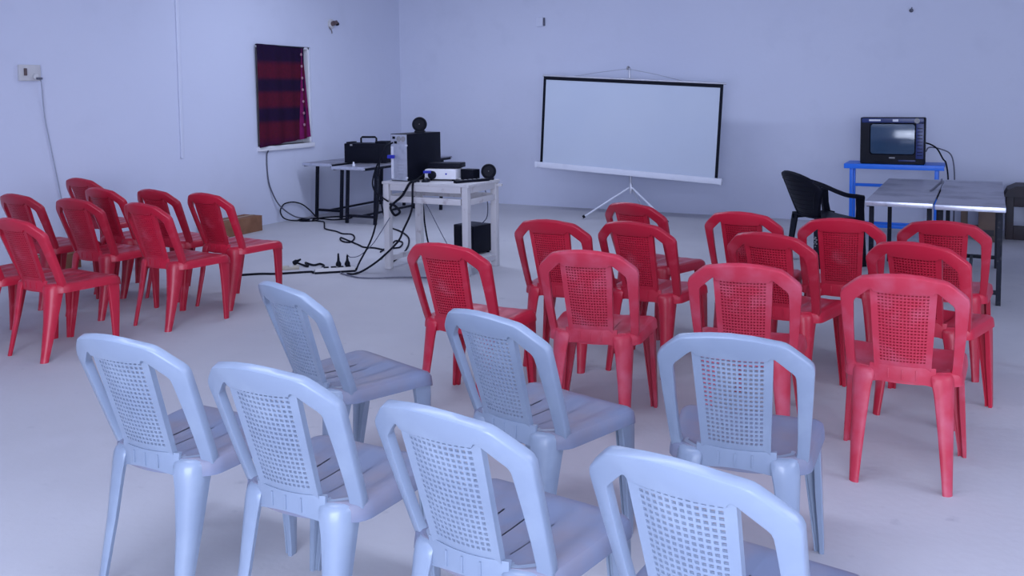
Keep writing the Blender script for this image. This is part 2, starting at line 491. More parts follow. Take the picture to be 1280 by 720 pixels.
def back_panel_mb(nc=12, nr=20, closed=False):
    z0, z1 = 0.446, 0.788
    hz0, hz1 = 0.480, 0.768
    st = 0.80           # share of the half width that is latticed
    us = [-1.0]
    for k in range(nc):
        a = -st + 2 * st * k / nc
        wd = 2 * st / nc
        us += [a + wd * 0.19, a + wd * 0.81]
    us += [1.0]
    zs = [z0]
    for k in range(nr):
        a = hz0 + (hz1 - hz0) * k / nr
        wd = (hz1 - hz0) / nr
        zs += [a + wd * 0.23, a + wd * 0.77]
    zs += [z1]
    T = 0.010 if closed else 0.006
    n, m = len(us), len(zs)

    def P(u, z, s):
        hw = 0.101 + 0.016 * (z - z0) / (z1 - z0)
        x = u * hw
        rim = 0.006 if abs(u) > 0.9 else 0.0
        p = Vector((x, ypan(x, z), z))
        return p + PN * (s * (T / 2 + rim))
    vs = [P(u, z, -1) for z in zs for u in us] + [P(u, z, 1) for z in zs for u in us]
    N = n * m
    hole = lambda i, j: (0 <= i < n - 1 and 0 <= j < m - 1 and i % 2 == 1 and j % 2 == 1 and i < n - 1 and j < m - 1)
    solid = lambda i, j: 0 <= i < n - 1 and 0 <= j < m - 1 and not hole(i, j)
    fs = []
    for j in range(m - 1):
        for i in range(n - 1):
            a = j * n + i
            if solid(i, j):
                fs.append((a, a + n, a + n + 1, a + 1))
                fs.append((N + a, N + a + 1, N + a + n + 1, N + a + n))
                for (di, dj, p, q) in ((-1, 0, a, a + n), (1, 0, a + 1, a + n + 1), (0, -1, a, a + 1), (0, 1, a + n, a + n + 1)):
                    if not solid(i + di, j + dj):
                        fs.append((p, q, N + q, N + p))
            elif closed:
                # a web of plastic halfway through the hole keeps it from showing light
                o_ = len(vs)
                for k in (a, a + n, a + n + 1, a + 1):
                    vs.append(vs[k] * 0.15 + vs[N + k] * 0.85)
                fs.append((o_, o_ + 1, o_ + 2, o_ + 3))
    return MB().add(vs, fs)


def seat_mb():
    sl = [-0.075, -0.0, 0.075]
    us = sorted(set([-1, -0.96, -0.9, -0.8, -0.66, -0.55, -0.36, -0.34] + [-0.2, -0.01, 0.01, 0.2] + [0.34, 0.36, 0.55, 0.66, 0.8, 0.9, 0.96, 1] + [-0.28, 0.28, -0.1, 0.1, -0.45, 0.45, -0.73, 0.73]))
    us = [u for u in us]
    nv = 22
    y0, y1 = -0.216, 0.212

    def hw(v):
        if v < 0.22:
            return 0.166 + 0.042 * math.sin(math.pi / 2 * v / 0.22)
        w_ = 0.208 + 0.020 * min(1, (v - 0.22) / 0.6)
        if v > 0.88:
            w_ -= 0.020 * ((v - 0.88) / 0.12) ** 2
        return w_

    def Z(u, v):
        dish = 0.020 * (1 - u * u) * (0.35 + 0.65 * math.sin(math.pi * min(1, v * 1.05)))
        rid = 0.0048 * math.cos(u * 4.5 * math.pi) * math.sin(math.pi * v) * (1 - u ** 4)
        fr = -0.020 * max(0, (v - 0.84) / 0.16) ** 2 - 0.010 * max(0, (abs(u) - 0.88) / 0.12) ** 2
        return 0.447 - dish + rid + fr

    def P(u, v):
        y = y0 + (y1 - y0) * v
        # front edge bows forward, rear edge follows the curve of the back
        y += 0.012 * (1 - u * u) * max(0, (v - 0.7) / 0.3) + 0.03 * (u * u) * max(0, 1 - v / 0.15)
        return Vector((u * hw(v), y, Z(u, v)))
    n = len(us)
    top = [P(u, j / nv) for j in range(nv + 1) for u in us]
    N = len(top)
    bot = [p - Vector((0, 0, 0.007)) for p in top]
    slots = []
    for j in range(nv):
        for i in range(n - 1):
            uc = (us[i] + us[i + 1]) / 2
            v = (j + 0.5) / nv
            if us[i + 1] - us[i] < 0.021 and abs(uc) < 0.5 and 0.2 < v < 0.62:
                slots.append((i, j))
    S = set(slots)
    fs = []
    for j in range(nv):
        for i in range(n - 1):
            a = j * n + i
            if (i, j) in S:
                continue
            fs.append((a, a + 1, a + n + 1, a + n))
            fs.append((N + a, N + a + n, N + a + n + 1, N + a + 1))
    mb = MB().add(top + bot, fs)
    # skirt around the rim
    loop = [i for i in range(n)] + [j * n + n - 1 for j in range(1, nv + 1)] + [nv * n + i for i in range(n - 2, -1, -1)] + [j * n for j in range(nv - 1, 0, -1)]
    ring = [top[k] for k in loop]
    rr = []
    cx = Vector((0, 0, 0))
    for (dz, out) in ((0, 0.0), (-0.006, 0.005), (-0.030, 0.009), (-0.046, 0.010), (-0.046, 0.004), (-0.030, 0.002), (-0.010, -0.003), (-0.007, -0.01)):
        r_ = []
        for p in ring:
            d = Vector((p.x, p.y - 0.0, 0))
            d = Vector((d.x / 0.22, d.y / 0.2, 0))
            s = max(abs(d.x), abs(d.y))
            dd = Vector((d.x if abs(d.x) > 0.93 * s else 0, d.y if abs(d.y) > 0.93 * s else 0, 0))
            dd = dd.normalized() if dd.length > 0 else Vector((0, 0, 0))
            arch = 0.0
            if p.y < -0.16:
                arch = 0.0
            r_.append(p + dd * out + Vector((0, 0, dz + arch)))
        rr.append(r_)
    mb.rings(rr, caps=False)
    return mb


def apron_mb():
    mb = MB()
    # rear apron under the back panel, arched below, with three ribs
    ap = []
    for k in range(13):
        x = -0.118 + 0.236 * k / 12
        zb = 0.386 + 0.020 * (1 - (x / 0.118) ** 2)
        yt = ypan(x, 0.462)
        ap.append([Vector((x, yt - 0.006, 0.462)), Vector((x, yt - 0.007, 0.44)), Vector((x, yt - 0.006, zb)), Vector((x, yt - 0.003, zb)), Vector((x, yt + 0.0, 0.44)), Vector((x, yt + 0.006, 0.462))])
    mb.rings(ap)
    for x in (-0.05, 0.0, 0.05):
        yt = ypan(x, 0.462)
        mb.box(x - 0.003, x + 0.003, yt - 0.010, yt - 0.004, 0.412, 0.452, 0.0012)
    return mb


def leg_mb(levels, sx, rear):
    rr = []
    for (z, cx, cy, wx, wy) in levels:
        t_ = 0.010 if rear else min(0.024, wx - 0.016)
        ch = 0.50 * wx if rear else 0.007
        s = 1 if rear else -1
        loc = [(-ch * 0.42, ch * 0.34), (-ch, 0), (-(wx + ch) / 2, -0.001), (-wx + 0.004, 0.0), (-wx, 0.004), (-wx, t_ + 0.006), (-wx + 0.006, t_ + 0.006), (-wx + 0.008, t_), (-t_ - ch, t_), (-t_, t_ + ch), (-t_, wy - 0.004), (-t_ + 0.003, wy), (-0.003, wy), (0.0, wy - 0.003), (0.0, (wy + ch) / 2), (0, ch)]
        rr.append([Vector((sx * (cx + a), cy + s * b, z)) for a, b in loc])
    return MB().rings(rr)


REAR = [(0.4440, 0.164, -0.192, 0.058, 0.060), (0.4410, 0.171, -0.207, 0.068, 0.075), (0.434, 0.177, -0.217, 0.075, 0.086), (0.420, 0.181, -0.223, 0.080, 0.090), (0.395, 0.183, -0.226, 0.078, 0.086), (0.36, 0.183, -0.229, 0.071, 0.078),
        (0.22, 0.183, -0.247, 0.055, 0.058), (0.05, 0.183, -0.279, 0.039, 0.040), (0.0, 0.183, -0.290, 0.035, 0.035)]
FRONT = [(0.425, 0.219, 0.203, 0.075, 0.090), (0.395, 0.223, 0.205, 0.072, 0.082), (0.34, 0.226, 0.202, 0.064, 0.072), (0.20, 0.232, 0.191, 0.050, 0.054), (0.03, 0.240, 0.174, 0.034, 0.036), (0.0, 0.240, 0.171, 0.032, 0.034)]

CH = {
    'back_frame': back_frame_mb(), 'back_panel': back_panel_mb(), 'seat': seat_mb(), 'apron': apron_mb(),
    'rl': leg_mb(REAR, -1, True), 'rr': leg_mb(REAR, 1, True), 'fl': leg_mb(FRONT, -1, False), 'fr': leg_mb(FRONT, 1, False)}
SETS = {}
for key, body, seat_m in (('red', 'red', 'red'), ('worn', 'red_worn', 'red_worn'), ('grey', 'grey', 'grey_seat')):
    RED_PANEL = None if key == 'grey' else back_panel_mb(14, 22, True)
    SETS[key] = {k: (RED_PANEL if RED_PANEL and k == 'back_panel' else mb).mesh('chair_' + k, seat_m if k == 'seat' else body) for k, mb in CH.items()}


def chair(name, x, y, rz, key, label, group):
    o = empty(name, (x, y, 0), rz)
    tag(o, label, 'chair', group)
    S = SETS[key]
    child_of(S['seat'], 'seat', o)
    child_of(S['back_frame'], 'back_frame', o)
    child_of(S['back_panel'], 'back_panel', o)
    child_of(S['apron'], 'apron', o)
    for k in ('rl', 'rr', 'fl', 'fr'):
        child_of(S[k], 'leg', o)
    return o


GR = 'red plastic chairs facing the screen'
GL = 'red plastic chairs beside the left wall'
GG = 'grey plastic chairs behind the red ones'
RED = [
    (-0.276, 3.962, 2.5, 'worn', 'dusty pinkish red chair standing clear beside the grey chairs, two rows behind the steel desks', GR),
    (-2.218, 3.854, -0.5, 'red', 'red chair nearest the white equipment table, alone between it and the grey chairs', GR),
    (-1.597, 3.952, 9.1, 'worn', 'scuffed red chair directly ahead of two grey chairs, screen tripod in line beyond', GR),
    (-2.105, 4.736, 2.3, 'red', 'red chair in the small cluster before the screen, on the side of the white table', GR),
    (-1.625, 4.842, -5.2, 'red', 'red chair in the middle of the small cluster before the screen tripod', GR),
    (-1.856, 5.58, -14.5, 'red', 'red chair closest to the feet of the screen tripod', GR),
    (-1.205, 5.44, -3.2, 'red', 'red chair in the front row beside the black armchair, on its screen side', GR),
    (-0.874, 4.746, -10.1, 'red', 'red chair in the middle row just behind the black armchair', GR),
    (-0.897, 3.928, 8.0, 'worn', 'dusty red chair directly ahead of the single square-on grey chair', GR),
    (-0.70, 5.39, 4.0, 'red', 'red chair in the front row directly behind the black armchair', GR),
    (-0.185, 5.494, -0.3, 'red', 'red chair in the front row directly behind the steel desks', GR),
    (-0.211, 4.729, -12.0, 'red', 'red chair between the dusty pinkish chair and the one behind the steel desks', GR),
    (-4.944, 3.586, -2.6, 'red', 'red chair of the left wall group with open floor all along its near side', GL),
    (-6.165, 4.41, 0.0, 'red', 'red chair in the far column of the wall group, beside the low cardboard carton', GL),
    (-5.515, 4.385, 2.0, 'red', 'red chair in the second row of the wall group, middle column', GL),
    (-6.80, 5.41, 0.0, 'red', 'red chair of the wall group standing closest to the left wall', GL),
    (-5.92, 4.93, -3.0, 'red', 'red chair of the wall group just ahead of the far column chair by the carton', GL),
    (-5.442, 5.01, -3.0, 'red', 'red chair in the leading row of the wall group, middle of three', GL),
    (-4.885, 4.98, -3.0, 'red', 'leading red chair of the wall group, next to the cardboard box and the cable coil', GL),
    (-4.835, 4.395, -4.0, 'red', 'red chair of the wall group close behind the leading chair by the cardboard box', GL),
    (-5.45, 3.54, -2.6, 'red', 'rearmost red chair of the wall group, beside the one with open floor along it', GL),
]
for x, y, rz, key, lab, g in RED:
    chair('plastic_chair', x, y, rz, key, lab, g)
GREY = [
    (-2.257, 2.101, 1.3, 'blue grey chair at the aisle end of the rear grey row'),
    (-1.667, 2.066, 0.4, 'blue grey chair second from the aisle end in the rear grey row'),
    (-1.042, 1.997, -6.5, 'blue grey chair third from the aisle end in the rear grey row'),
    (-0.462, 1.961, -8.8, 'blue grey chair at the far end of the rear grey row from the aisle'),
    (-2.200, 2.847, -18.1, 'blue grey chair turned most sideways, its ridged seat showing, beside the aisle'),
    (-1.329, 2.795, -14.2, 'blue grey chair with a brown dusty seat in the middle of the front grey row'),
    (-0.668, 2.877, 6.0, 'blue grey chair in the front grey row, beside the dusty pinkish red chair'),
]
for x, y, rz, lab in GREY:
    chair('plastic_chair', x, y, rz, 'grey', lab, GG)


# ------------------------------------------------------------------ black armchair
def black_armchair():
    o = empty('plastic_armchair', (-1.215, 8.29, 0), -50)
    tag(o, 'black plastic armchair with a slatted back beside the steel desks', 'armchair')

    def yb_(x, z):
        return -0.22 - 0.44 * (z - 0.42) + 0.075 * (x / 0.25) ** 2

    def hw(z):
        return 0.17 + 0.115 * ((z - 0.40) / 0.26) ** 1.3
    N_ = Vector((0, 1, 0.44)).normalized()
    # frame of the back: two sides joined by a round top
    path = []
    for k in range(9):
        z = 0.40 + 0.26 * k / 8
        path.append((hw(z), z))
    for k in range(1, 13):
        a = math.pi * k / 12
        path.append((hw(0.66) * math.cos(a), 0.66 + 0.155 * math.sin(a)))
    for k in range(7, -1, -1):
        z = 0.40 + 0.26 * k / 8
        path.append((-hw(z), z))
    rr = []
    for i, (x, z) in enumerate(path):
        a, b = path[max(0, i - 1)], path[min(len(path) - 1, i + 1)]
        t = Vector((b[0] - a[0], b[1] - a[1])).normalized()
        nn = Vector((-t.y, t.x))          # points inward
        ring = []
        for (w_, d) in ((-0.004, -0.007), (-0.004, 0.007), (0.0, 0.014), (0.04, 0.014), (0.046, 0.008), (0.046, -0.008), (0.04, -0.014), (0.0, -0.014)):
            px, pz = x + nn.x * w_, z + nn.y * w_
            ring.append(Vector((px, yb_(px, pz), pz)) + N_ * d)
        rr.append(ring)
    MB().rings(rr).build('back_frame', 'black_plastic', o)
    for k in range(9):
        z = 0.43 + 0.0405 * k
        ww = hw(z) - 0.03 if z < 0.68 else math.sqrt(max(0.001, 1 - ((z - 0.66) / 0.155) ** 2)) * hw(0.66) - 0.03
        rr = []
        for i in range(11):
            x = -ww + 2 * ww * i / 10
            rr.append([Vector((x, yb_(x, zz), zz)) + N_ * d for zz, d in ((z - 0.0185, -0.006), (z + 0.0185, -0.006), (z + 0.0185, 0.006), (z - 0.0185, 0.006))])
        MB().rings(rr).build('back_slat', 'black_plastic', o)
    for s in (-1, 1):
        pts = catmull([Vector(q) for q in ((s * 0.225, -0.30, 0.745), (s * 0.268, -0.215, 0.712), (s * 0.288, -0.10, 0.66), (s * 0.288, 0.0, 0.625), (s * 0.285, 0.10, 0.61), (s * 0.282, 0.155, 0.60))], 5)
        rr = []
        for p in pts:
            rr.append([p + Vector((a, 0, b)) for a, b in ((-0.028, -0.016), (-0.03, 0.006), (-0.018, 0.018), (0.018, 0.018), (0.03, 0.006), (0.028, -0.016), (0.0, -0.02))])
        MB().rings(rr).build('armrest', 'black_plastic', o)
        MB().rings([[Vector((s * xx + a, yy + b, z)) for a, b in ((-d, -e), (d, -e), (d, e), (-d, e))] for z, xx, yy, d, e in ((0.605, 0.280, 0.130, 0.022, 0.03), (0.50, 0.272, 0.136, 0.018, 0.028), (0.40, 0.258, 0.145, 0.02, 0.032))]).build('arm_post', 'black_plastic', o)
        MB().rings([[Vector((s * (xx + a), yy + b, z)) for a, b in ((0, 0), (-wx, 0), (-wx, 0.014), (-0.014, 0.014), (-0.014, wy), (0, wy))] for z, xx, yy, wx, wy in ((0.43, 0.225, -0.215, 0.085, 0.06), (0.36, 0.235, -0.222, 0.09, 0.055), (0.0, 0.262, -0.255, 0.06, 0.04))]).build('leg', 'black_plastic', o)
        MB().rings([[Vector((s * (xx + a), yy - b, z)) for a, b in ((0, 0), (-wx, 0), (-wx, 0.014), (-0.014, 0.014), (-0.014, wy), (0, wy))] for z, xx, yy, wx, wy in ((0.42, 0.262, 0.185, 0.075, 0.07), (0.0, 0.275, 0.205, 0.042, 0.04))]).build('leg', 'black_plastic', o)
    st = MB()
    rr = []
    for k in range(11):
        v = k / 10
        y = -0.23 + 0.42 * v
        hwid = 0.20 + 0.06 * v
        zz = lambda u: 0.425 - 0.02 * (1 - u * u) * math.sin(math.pi * v) - 0.02 * max(0, (v - 0.8) / 0.2) ** 2
        top = [Vector((u * hwid, y, zz(u))) for u in (-1, -0.8, -0.5, 0, 0.5, 0.8, 1)]
        rr.append(top + [Vector((hwid, y, zz(1) - 0.05)), Vector((hwid - 0.01, y, zz(1) - 0.05))] + [p - Vector((0, 0, 0.01)) for p in top[::-1]] + [Vector((-hwid + 0.01, y, zz(1) - 0.05)), Vector((-hwid, y, zz(1) - 0.05))])
    st.rings(rr).build('seat', 'black_plastic', o)
    m1 = MB()
    for dx, dz, ww in ((0.0, 0.045, 0.014), (-0.018, 0.03, 0.01), (0.016, 0.028, 0.01), (0.0, 0.008, 0.012), (-0.016, -0.01, 0.008), (0.018, -0.006, 0.01), (0.002, -0.03, 0.01)):
        m1.box(0.205 + dx - ww / 2, 0.205 + dx + ww / 2, -0.246, -0.234, 0.215 + dz - ww / 2, 0.215 + dz + ww / 2, 0.001)
    m1.build('sticker', 'label_grey', o)


black_armchair()


# ------------------------------------------------------------------ narrow steel desks
def desk(x0, x1, y0, y1, h, label, group, rear_in, front_in, lean=0.0, rz=0.0):
    o = empty('steel_desk', ((x0 + x1) / 2, (y0 + y1) / 2, 0), rz)
    tag(o, label, 'desk', group)
    a, b = (x1 - x0) / 2, (y1 - y0) / 2
    MB().box(-a, a, -b, b, h - 0.012, h, 0.003).build('desk_top', 'steel', o)
    MB().box(-a, a, -b - 0.004, -b + 0.016, h - 0.034, h + 0.001, 0.005).build('edge_strip', 'steel_edge', o)
    MB().box(-a, a, b - 0.016, b + 0.004, h - 0.034, h + 0.001, 0.005).build('edge_strip', 'steel_edge', o)
    fr = MB()
    fr.box(-a + 0.01, -a + 0.035, -b + 0.02, b - 0.02, h - 0.042, h - 0.012, 0.002).box(a - 0.035, a - 0.01, -b + 0.02, b - 0.02, h - 0.042, h - 0.012, 0.002)
    fr.build('top_frame', 'black_metal', o)
    ya, yb_ = -b + front_in, b - rear_in
    q = 0.016
    for yy in (ya, yb_):
        for s in (-1, 1):
            xx = s * (a - 0.03)
            MB().rings([[Vector((xx + l + i * q, yy + j * q, z)) for i, j in ((-1, -1), (1, -1), (1, 1), (-1, 1))] for z, l in ((0.0, lean), (h - 0.02, 0.0))]).build('leg', 'black_metal', o)
        MB().box(-a + 0.03 + lean, a - 0.03 + lean, yy - 0.012, yy + 0.012, 0.075, 0.105, 0.002).build('foot_bar', 'black_metal', o)
        MB().box(-a + 0.03, a - 0.03, yy - 0.012, yy + 0.012, h - 0.045, h - 0.012, 0.002).build('cross_bar', 'black_metal', o)
    MB().box(-0.012 + lean, 0.012 + lean, ya, yb_, 0.078, 0.102, 0.002).build('stretcher', 'black_metal', o)
    return o


DG1 = 'steel desks beside the black armchair'
desk(-0.765, -0.318, 6.95, 8.75, 0.715, 'narrow steel topped desk standing beside the black armchair', DG1, 0.2, 0.16)
desk(-0.305, 0.130, 6.90, 8.78, 0.715, 'narrow steel topped desk pushed against its twin, on the side away from the armchair', DG1, 0.2, 0.22)
DG2 = 'steel desks behind the white table'
desk(-7.34, -6.90, 8.55, 10.35, 0.69, 'narrow steel desk in the corner, close to the left wall', DG2, 0.2, 0.25, -0.035)
desk(-6.655, -6.19, 8.25, 10.15, 0.69, 'narrow steel desk in the corner, nearer the white equipment table', DG2, 0.2, 0.27, -0.035)

# amplifier case on the corner desk
o = empty('amplifier_case', (-6.60, 8.90, 0.691), 12)
tag(o, 'black portable amplifier with a carrying handle on the corner desk', 'amplifier')
MB().box(-0.27, 0.27, -0.12, 0.12, 0.0, 0.235, 0.012).build('cabinet', 'black_plastic', o)
MB().tube([(-0.10, 0, 0.225), (-0.10, 0, 0.29), (-0.085, 0, 0.305), (0.085, 0, 0.305), (0.10, 0, 0.29), (0.10, 0, 0.225)], 0.012, 8).build('handle', 'black_plastic', o)
MB().box(-0.255, -0.20, -0.09, 0.09, 0.232, 0.25, 0.006).build('lid_clip', 'black_plastic', o)
MB().box(0.12, 0.26, -0.09, 0.09, 0.232, 0.258, 0.006).build('control_hump', 'black_plastic', o)
MB().box(-0.18, 0.18, -0.127, -0.118, 0.03, 0.2, 0.004).build('grille', 'rubber', o)
MB().box(-0.19, -0.16, -0.128, -0.12, 0.205, 0.225, 0.002).build('maker_plate', 'label_grey', o)
o = empty('bottle_cap', (-6.42, 8.36, 0.691))
tag(o, 'tiny white cap lying on the corner desk edge before the amplifier', 'cap')
MB().lathe([(0.0, 0), (0.016, 0), (0.017, 0.02), (0.012, 0.03), (0.008, 0.05), (0.0, 0.052)], 12).build('cap_body', 'label_white', o)

# ------------------------------------------------------------------ white equipment table
TW, TD, TH_ = 0.85, 0.55, 0.765
tb = empty('equipment_table', (-4.20, 6.695, 0), 0)
tag(tb, 'white painted wooden table loaded with computer equipment', 'table')
a, b = TW / 2, TD / 2
for k in range(4):
    y0_ = -b + (2 * b) * k / 4
    MB().box(-a - 0.01, a + 0.01, y0_ + 0.002, y0_ + 2 * b / 4 - 0.002, TH_ - 0.022, TH_, 0.003).build('top_plank', 'white_wood', tb)
for sx in (-1, 1):
    for sy in (-1, 1):
        MB().box(sx * (a - 0.03) - 0.028, sx * (a - 0.03) + 0.028, sy * (b - 0.03) - 0.028, sy * (b - 0.03) + 0.028, 0, TH_ - 0.022, 0.005).build('leg', 'white_wood', tb)
for sy in (-1, 1):
    yy = sy * (b - 0.02)
    MB().box(-a + 0.07, a - 0.07, yy - 0.012, yy + 0.012, TH_ - 0.075, TH_ - 0.022, 0.003).build('apron', 'white_wood', tb)
    MB().box(-a + 0.07, a - 0.07, yy - 0.012, yy + 0.012, TH_ - 0.175, TH_ - 0.122, 0.003).build('lower_rail', 'white_wood', tb)
for sx in (-1, 1):
    xx = sx * (a - 0.02)
    MB().box(xx - 0.012, xx + 0.012, -b + 0.07, b - 0.07, TH_ - 0.075, TH_ - 0.022, 0.003).build('apron', 'white_wood', tb)
    MB().box(xx - 0.012, xx + 0.012, -b + 0.07, b - 0.07, TH_ - 0.175, TH_ - 0.122, 0.003).build('lower_rail', 'white_wood', tb)
    MB().box(xx - 0.012, xx + 0.012, -b + 0.07, b - 0.07, 0.06, 0.105, 0.003).build('foot_rail', 'white_wood', tb)
MB().box(0.36, 0.47, 0.235, 0.255, TH_ - 0.06, TH_ - 0.035, 0.003).build('rail_end', 'white_wood', tb)
TM = tb.matrix_basis.copy()


def on_table(x, y, z=TH_ + 0.001):
    p = Matrix.Translation((-4.20, 6.695, 0)) @ Matrix.Rotation(R(0), 4, 'Z') @ Vector((x, y, z))
    return p


# computer tower, rear side to the viewer
o = empty('computer_tower', on_table(-0.535, 0.13), -6)
o.location = (-4.485, 6.72, TH_ + 0.001)
tag(o, 'black computer tower with its silver rear panel showing on the white table', 'computer')
MB().box(-0.095, 0.095, -0.21, 0.25, 0.0, 0.408, 0.004).build('case', 'black_plastic', o)
rp_ = MB().box(-0.088, 0.088, -0.215, -0.205, 0.006, 0.402, 0.001).build('rear_panel', 'case_rear', o)
MB().box(-0.086, -0.062, -0.221, -0.214, 0.02, 0.30, 0.002).build('port_strip', 'label_white', rp_)
MB().box(-0.08, 0.08, -0.219, -0.214, 0.325, 0.40, 0.002).build('power_supply_plate', 'case_rear', rp_)
for dx, dz in ((-0.05, 0.375), (-0.03, 0.335)):
    MB().box(dx - 0.014, dx + 0.014, -0.224, -0.218, dz - 0.011, dz + 0.011, 0.002).build('power_inlet', 'rubber', rp_)
for k in range(2):
    MB().lathe([(0.0, 0), (0.024, 0), (0.024, 0.003), (0.016, 0.003), (0.0, 0.001)], 16, Matrix.Translation((0.005 + 0.05 * k, -0.219, 0.365)) @ Matrix.Rotation(R(90), 4, 'X')).build('power_fan', 'label_grey', rp_)
MB().lathe([(0.0, 0), (0.042, 0), (0.042, 0.003), (0.034, 0.004), (0.0, 0.002)], 20, Matrix.Translation((0.03, -0.214, 0.25)) @ Matrix.Rotation(R(90), 4, 'X')).build('fan_grille', 'case_rear', rp_)
MB().box(-0.095, -0.045, -0.262, -0.216, 0.195, 0.225, 0.004).build('video_plug', 'connector_blue', o)
for k in range(5):
    MB().box(-0.02, 0.078, -0.219, -0.214, 0.035 + 0.026 * k, 0.05 + 0.026 * k, 0.001).build('slot_cover', 'case_rear', rp_)
for zz in (0.03, 0.31):
    MB().lathe([(0.0, 0), (0.009, 0), (0.009, 0.014), (0.0, 0.014)], 10, Matrix.Translation((0.09, -0.213, zz)) @ Matrix.Rotation(R(90), 4, 'X')).build('thumb_screw', 'label_white', o)


def round_speaker(loc, rz, label):
    o = empty('desktop_speaker', loc, rz)
    tag(o, label, 'speaker', 'round desktop speakers')
    T_ = Matrix.Translation((0, 0, 0.072)) @ Matrix.Rotation(R(78), 4, 'X')
    MB().lathe([(0.0, -0.055), (0.03, -0.05), (0.055, -0.03), (0.066, 0.0), (0.066, 0.012), (0.060, 0.018), (0.0, 0.018)], 28, T_).build('shell', 'black_plastic', o)
    MB().lathe([(0.060, 0.014), (0.060, 0.022), (0.052, 0.024), (0.046, 0.018), (0.015, 0.010), (0.015, 0.006), (0.06, 0.006)], 28, T_).build('cone', 'rubber', o)
    MB().lathe([(0.0, 0.008), (0.014, 0.008), (0.013, 0.015), (0.0, 0.019)], 16, T_).build('dust_cap', 'label_grey', o)
    MB().box(-0.045, 0.045, -0.03, 0.05, 0.0, 0.018, 0.006).build('base', 'black_plastic', o)


round_speaker((-4.455, 6.76, TH_ + 0.410), 25, 'round black speaker perched on top of the computer tower')
round_speaker((-3.83, 6.885, TH_ + 0.001), 25, 'round black speaker at the corner of the white table')

# white projector and boxes
o = empty('projector', (-4.18, 6.74, TH_ + 0.001), 12)
tag(o, 'white projector with blue connector on the white table', 'projector')
MB().box(-0.16, 0.13, -0.10, 0.10, 0.012, 0.10, 0.014).build('body', 'white_paint', o)
MB().lathe([(0.0, 0), (0.036, 0), (0.036, 0.02), (0.028, 0.024), (0.0, 0.018)], 20, Matrix.Translation((-0.085, -0.10, 0.05)) @ Matrix.Rotation(R(90), 4, 'X')).build('lens_ring', 'rubber', o)
MB().box(-0.16, -0.09, -0.13, -0.095, 0.066, 0.088, 0.004).build('video_plug', 'connector_blue', o)
MB().lathe([(0.0, 0), (0.008, 0), (0.008, 0.004), (0.0, 0.005)], 12, Matrix.Translation((0.04, -0.099, 0.06)) @ Matrix.Rotation(R(90), 4, 'X')).build('button', 'connector_blue', o)
for sx in (-0.12, 0.09):
    MB().lathe([(0.0, 0), (0.014, 0), (0.014, 0.016), (0.0, 0.016)], 10, Matrix.Translation((sx, -0.06, -0.001))).build('foot', 'rubber', o)
o = empty('disc_player', (-4.17, 6.77, TH_ + 0.104), 12)
tag(o, 'flat black player lying on top of the white projector', 'player')
MB().box(-0.16, 0.13, -0.075, 0.09, 0.004, 0.046, 0.006).build('body', 'black_plastic', o)
MB().box(-0.06, 0.08, -0.078, -0.074, 0.018, 0.03, 0.001).build('tray', 'rubber', o)
o = empty('small_box', (-3.97, 6.81, TH_ + 0.001), -8)
tag(o, 'small black box between the projector and the round corner speaker', 'box')
MB().box(-0.07, 0.065, -0.05, 0.05, 0.0, 0.095, 0.005).build('body', 'black_plastic', o)
MB().box(-0.06, 0.055, -0.053, -0.049, 0.01, 0.085, 0.002).build('front_plate', 'rubber', o)
o = empty('mouse', (-4.25, 6.53, TH_ + 0.001), 20)
tag(o, 'dark rounded mouse lying before the projector', 'mouse')
MB().rings([[Vector((w_ * math.cos(q * math.pi / 8), y, max(0, h * math.sin(q * math.pi / 8)))) for q in range(9)] for y, w_, h in ((-0.055, 0.012, 0.012), (-0.04, 0.03, 0.027), (0.0, 0.034, 0.036), (0.035, 0.03, 0.028), (0.055, 0.014, 0.010))]).build('shell', 'black_plastic', o)
MB().lathe([(0.0, -0.004), (0.009, -0.004), (0.009, 0.004), (0.0, 0.004)], 12, Matrix.Translation((0, -0.025, 0.031)) @ Matrix.Rotation(R(90), 4, 'Y')).build('wheel', 'label_grey', o)
o = empty('remote_control', (-3.87, 6.66, TH_ + 0.001), 62)
tag(o, 'long thin black remote lying at the white table corner', 'remote')
MB().box(-0.17, 0.17, -0.025, 0.025, 0.0, 0.022, 0.006).build('body', 'rubber', o)
for k in range(6):
    MB().box(-0.12 + 0.045 * k, -0.095 + 0.045 * k, -0.012, 0.012, 0.021, 0.025, 0.002).build('key', 'label_grey', o)

# subwoofer on the floor behind the table
o = empty('subwoofer', (-4.32, 7.44, 0), -12)
tag(o, 'black subwoofer box on the floor under the white table end', 'subwoofer')
MB().box(-0.13, 0.13, -0.13, 0.13, 0.012, 0.275, 0.008).build('cabinet', 'black_plastic', o)
MB().box(-0.115, 0.115, -0.138, -0.129, 0.025, 0.262, 0.003).build('grille', 'rubber', o)
MB().lathe([(0.0, 0), (0.016, 0), (0.015, 0.006), (0.0, 0.007)], 14, Matrix.Translation((0.03, -0.138, 0.17)) @ Matrix.Rotation(R(90), 4, 'X')).build('badge', 'label_grey', o)
for sx in (-0.1, 0.1):
    for sy in (-0.1, 0.1):
        MB().lathe([(0.0, 0), (0.016, 0), (0.014, 0.014), (0.0, 0.014)], 8, Matrix.Translation((sx, sy, 0))).build('foot', 'rubber', o)

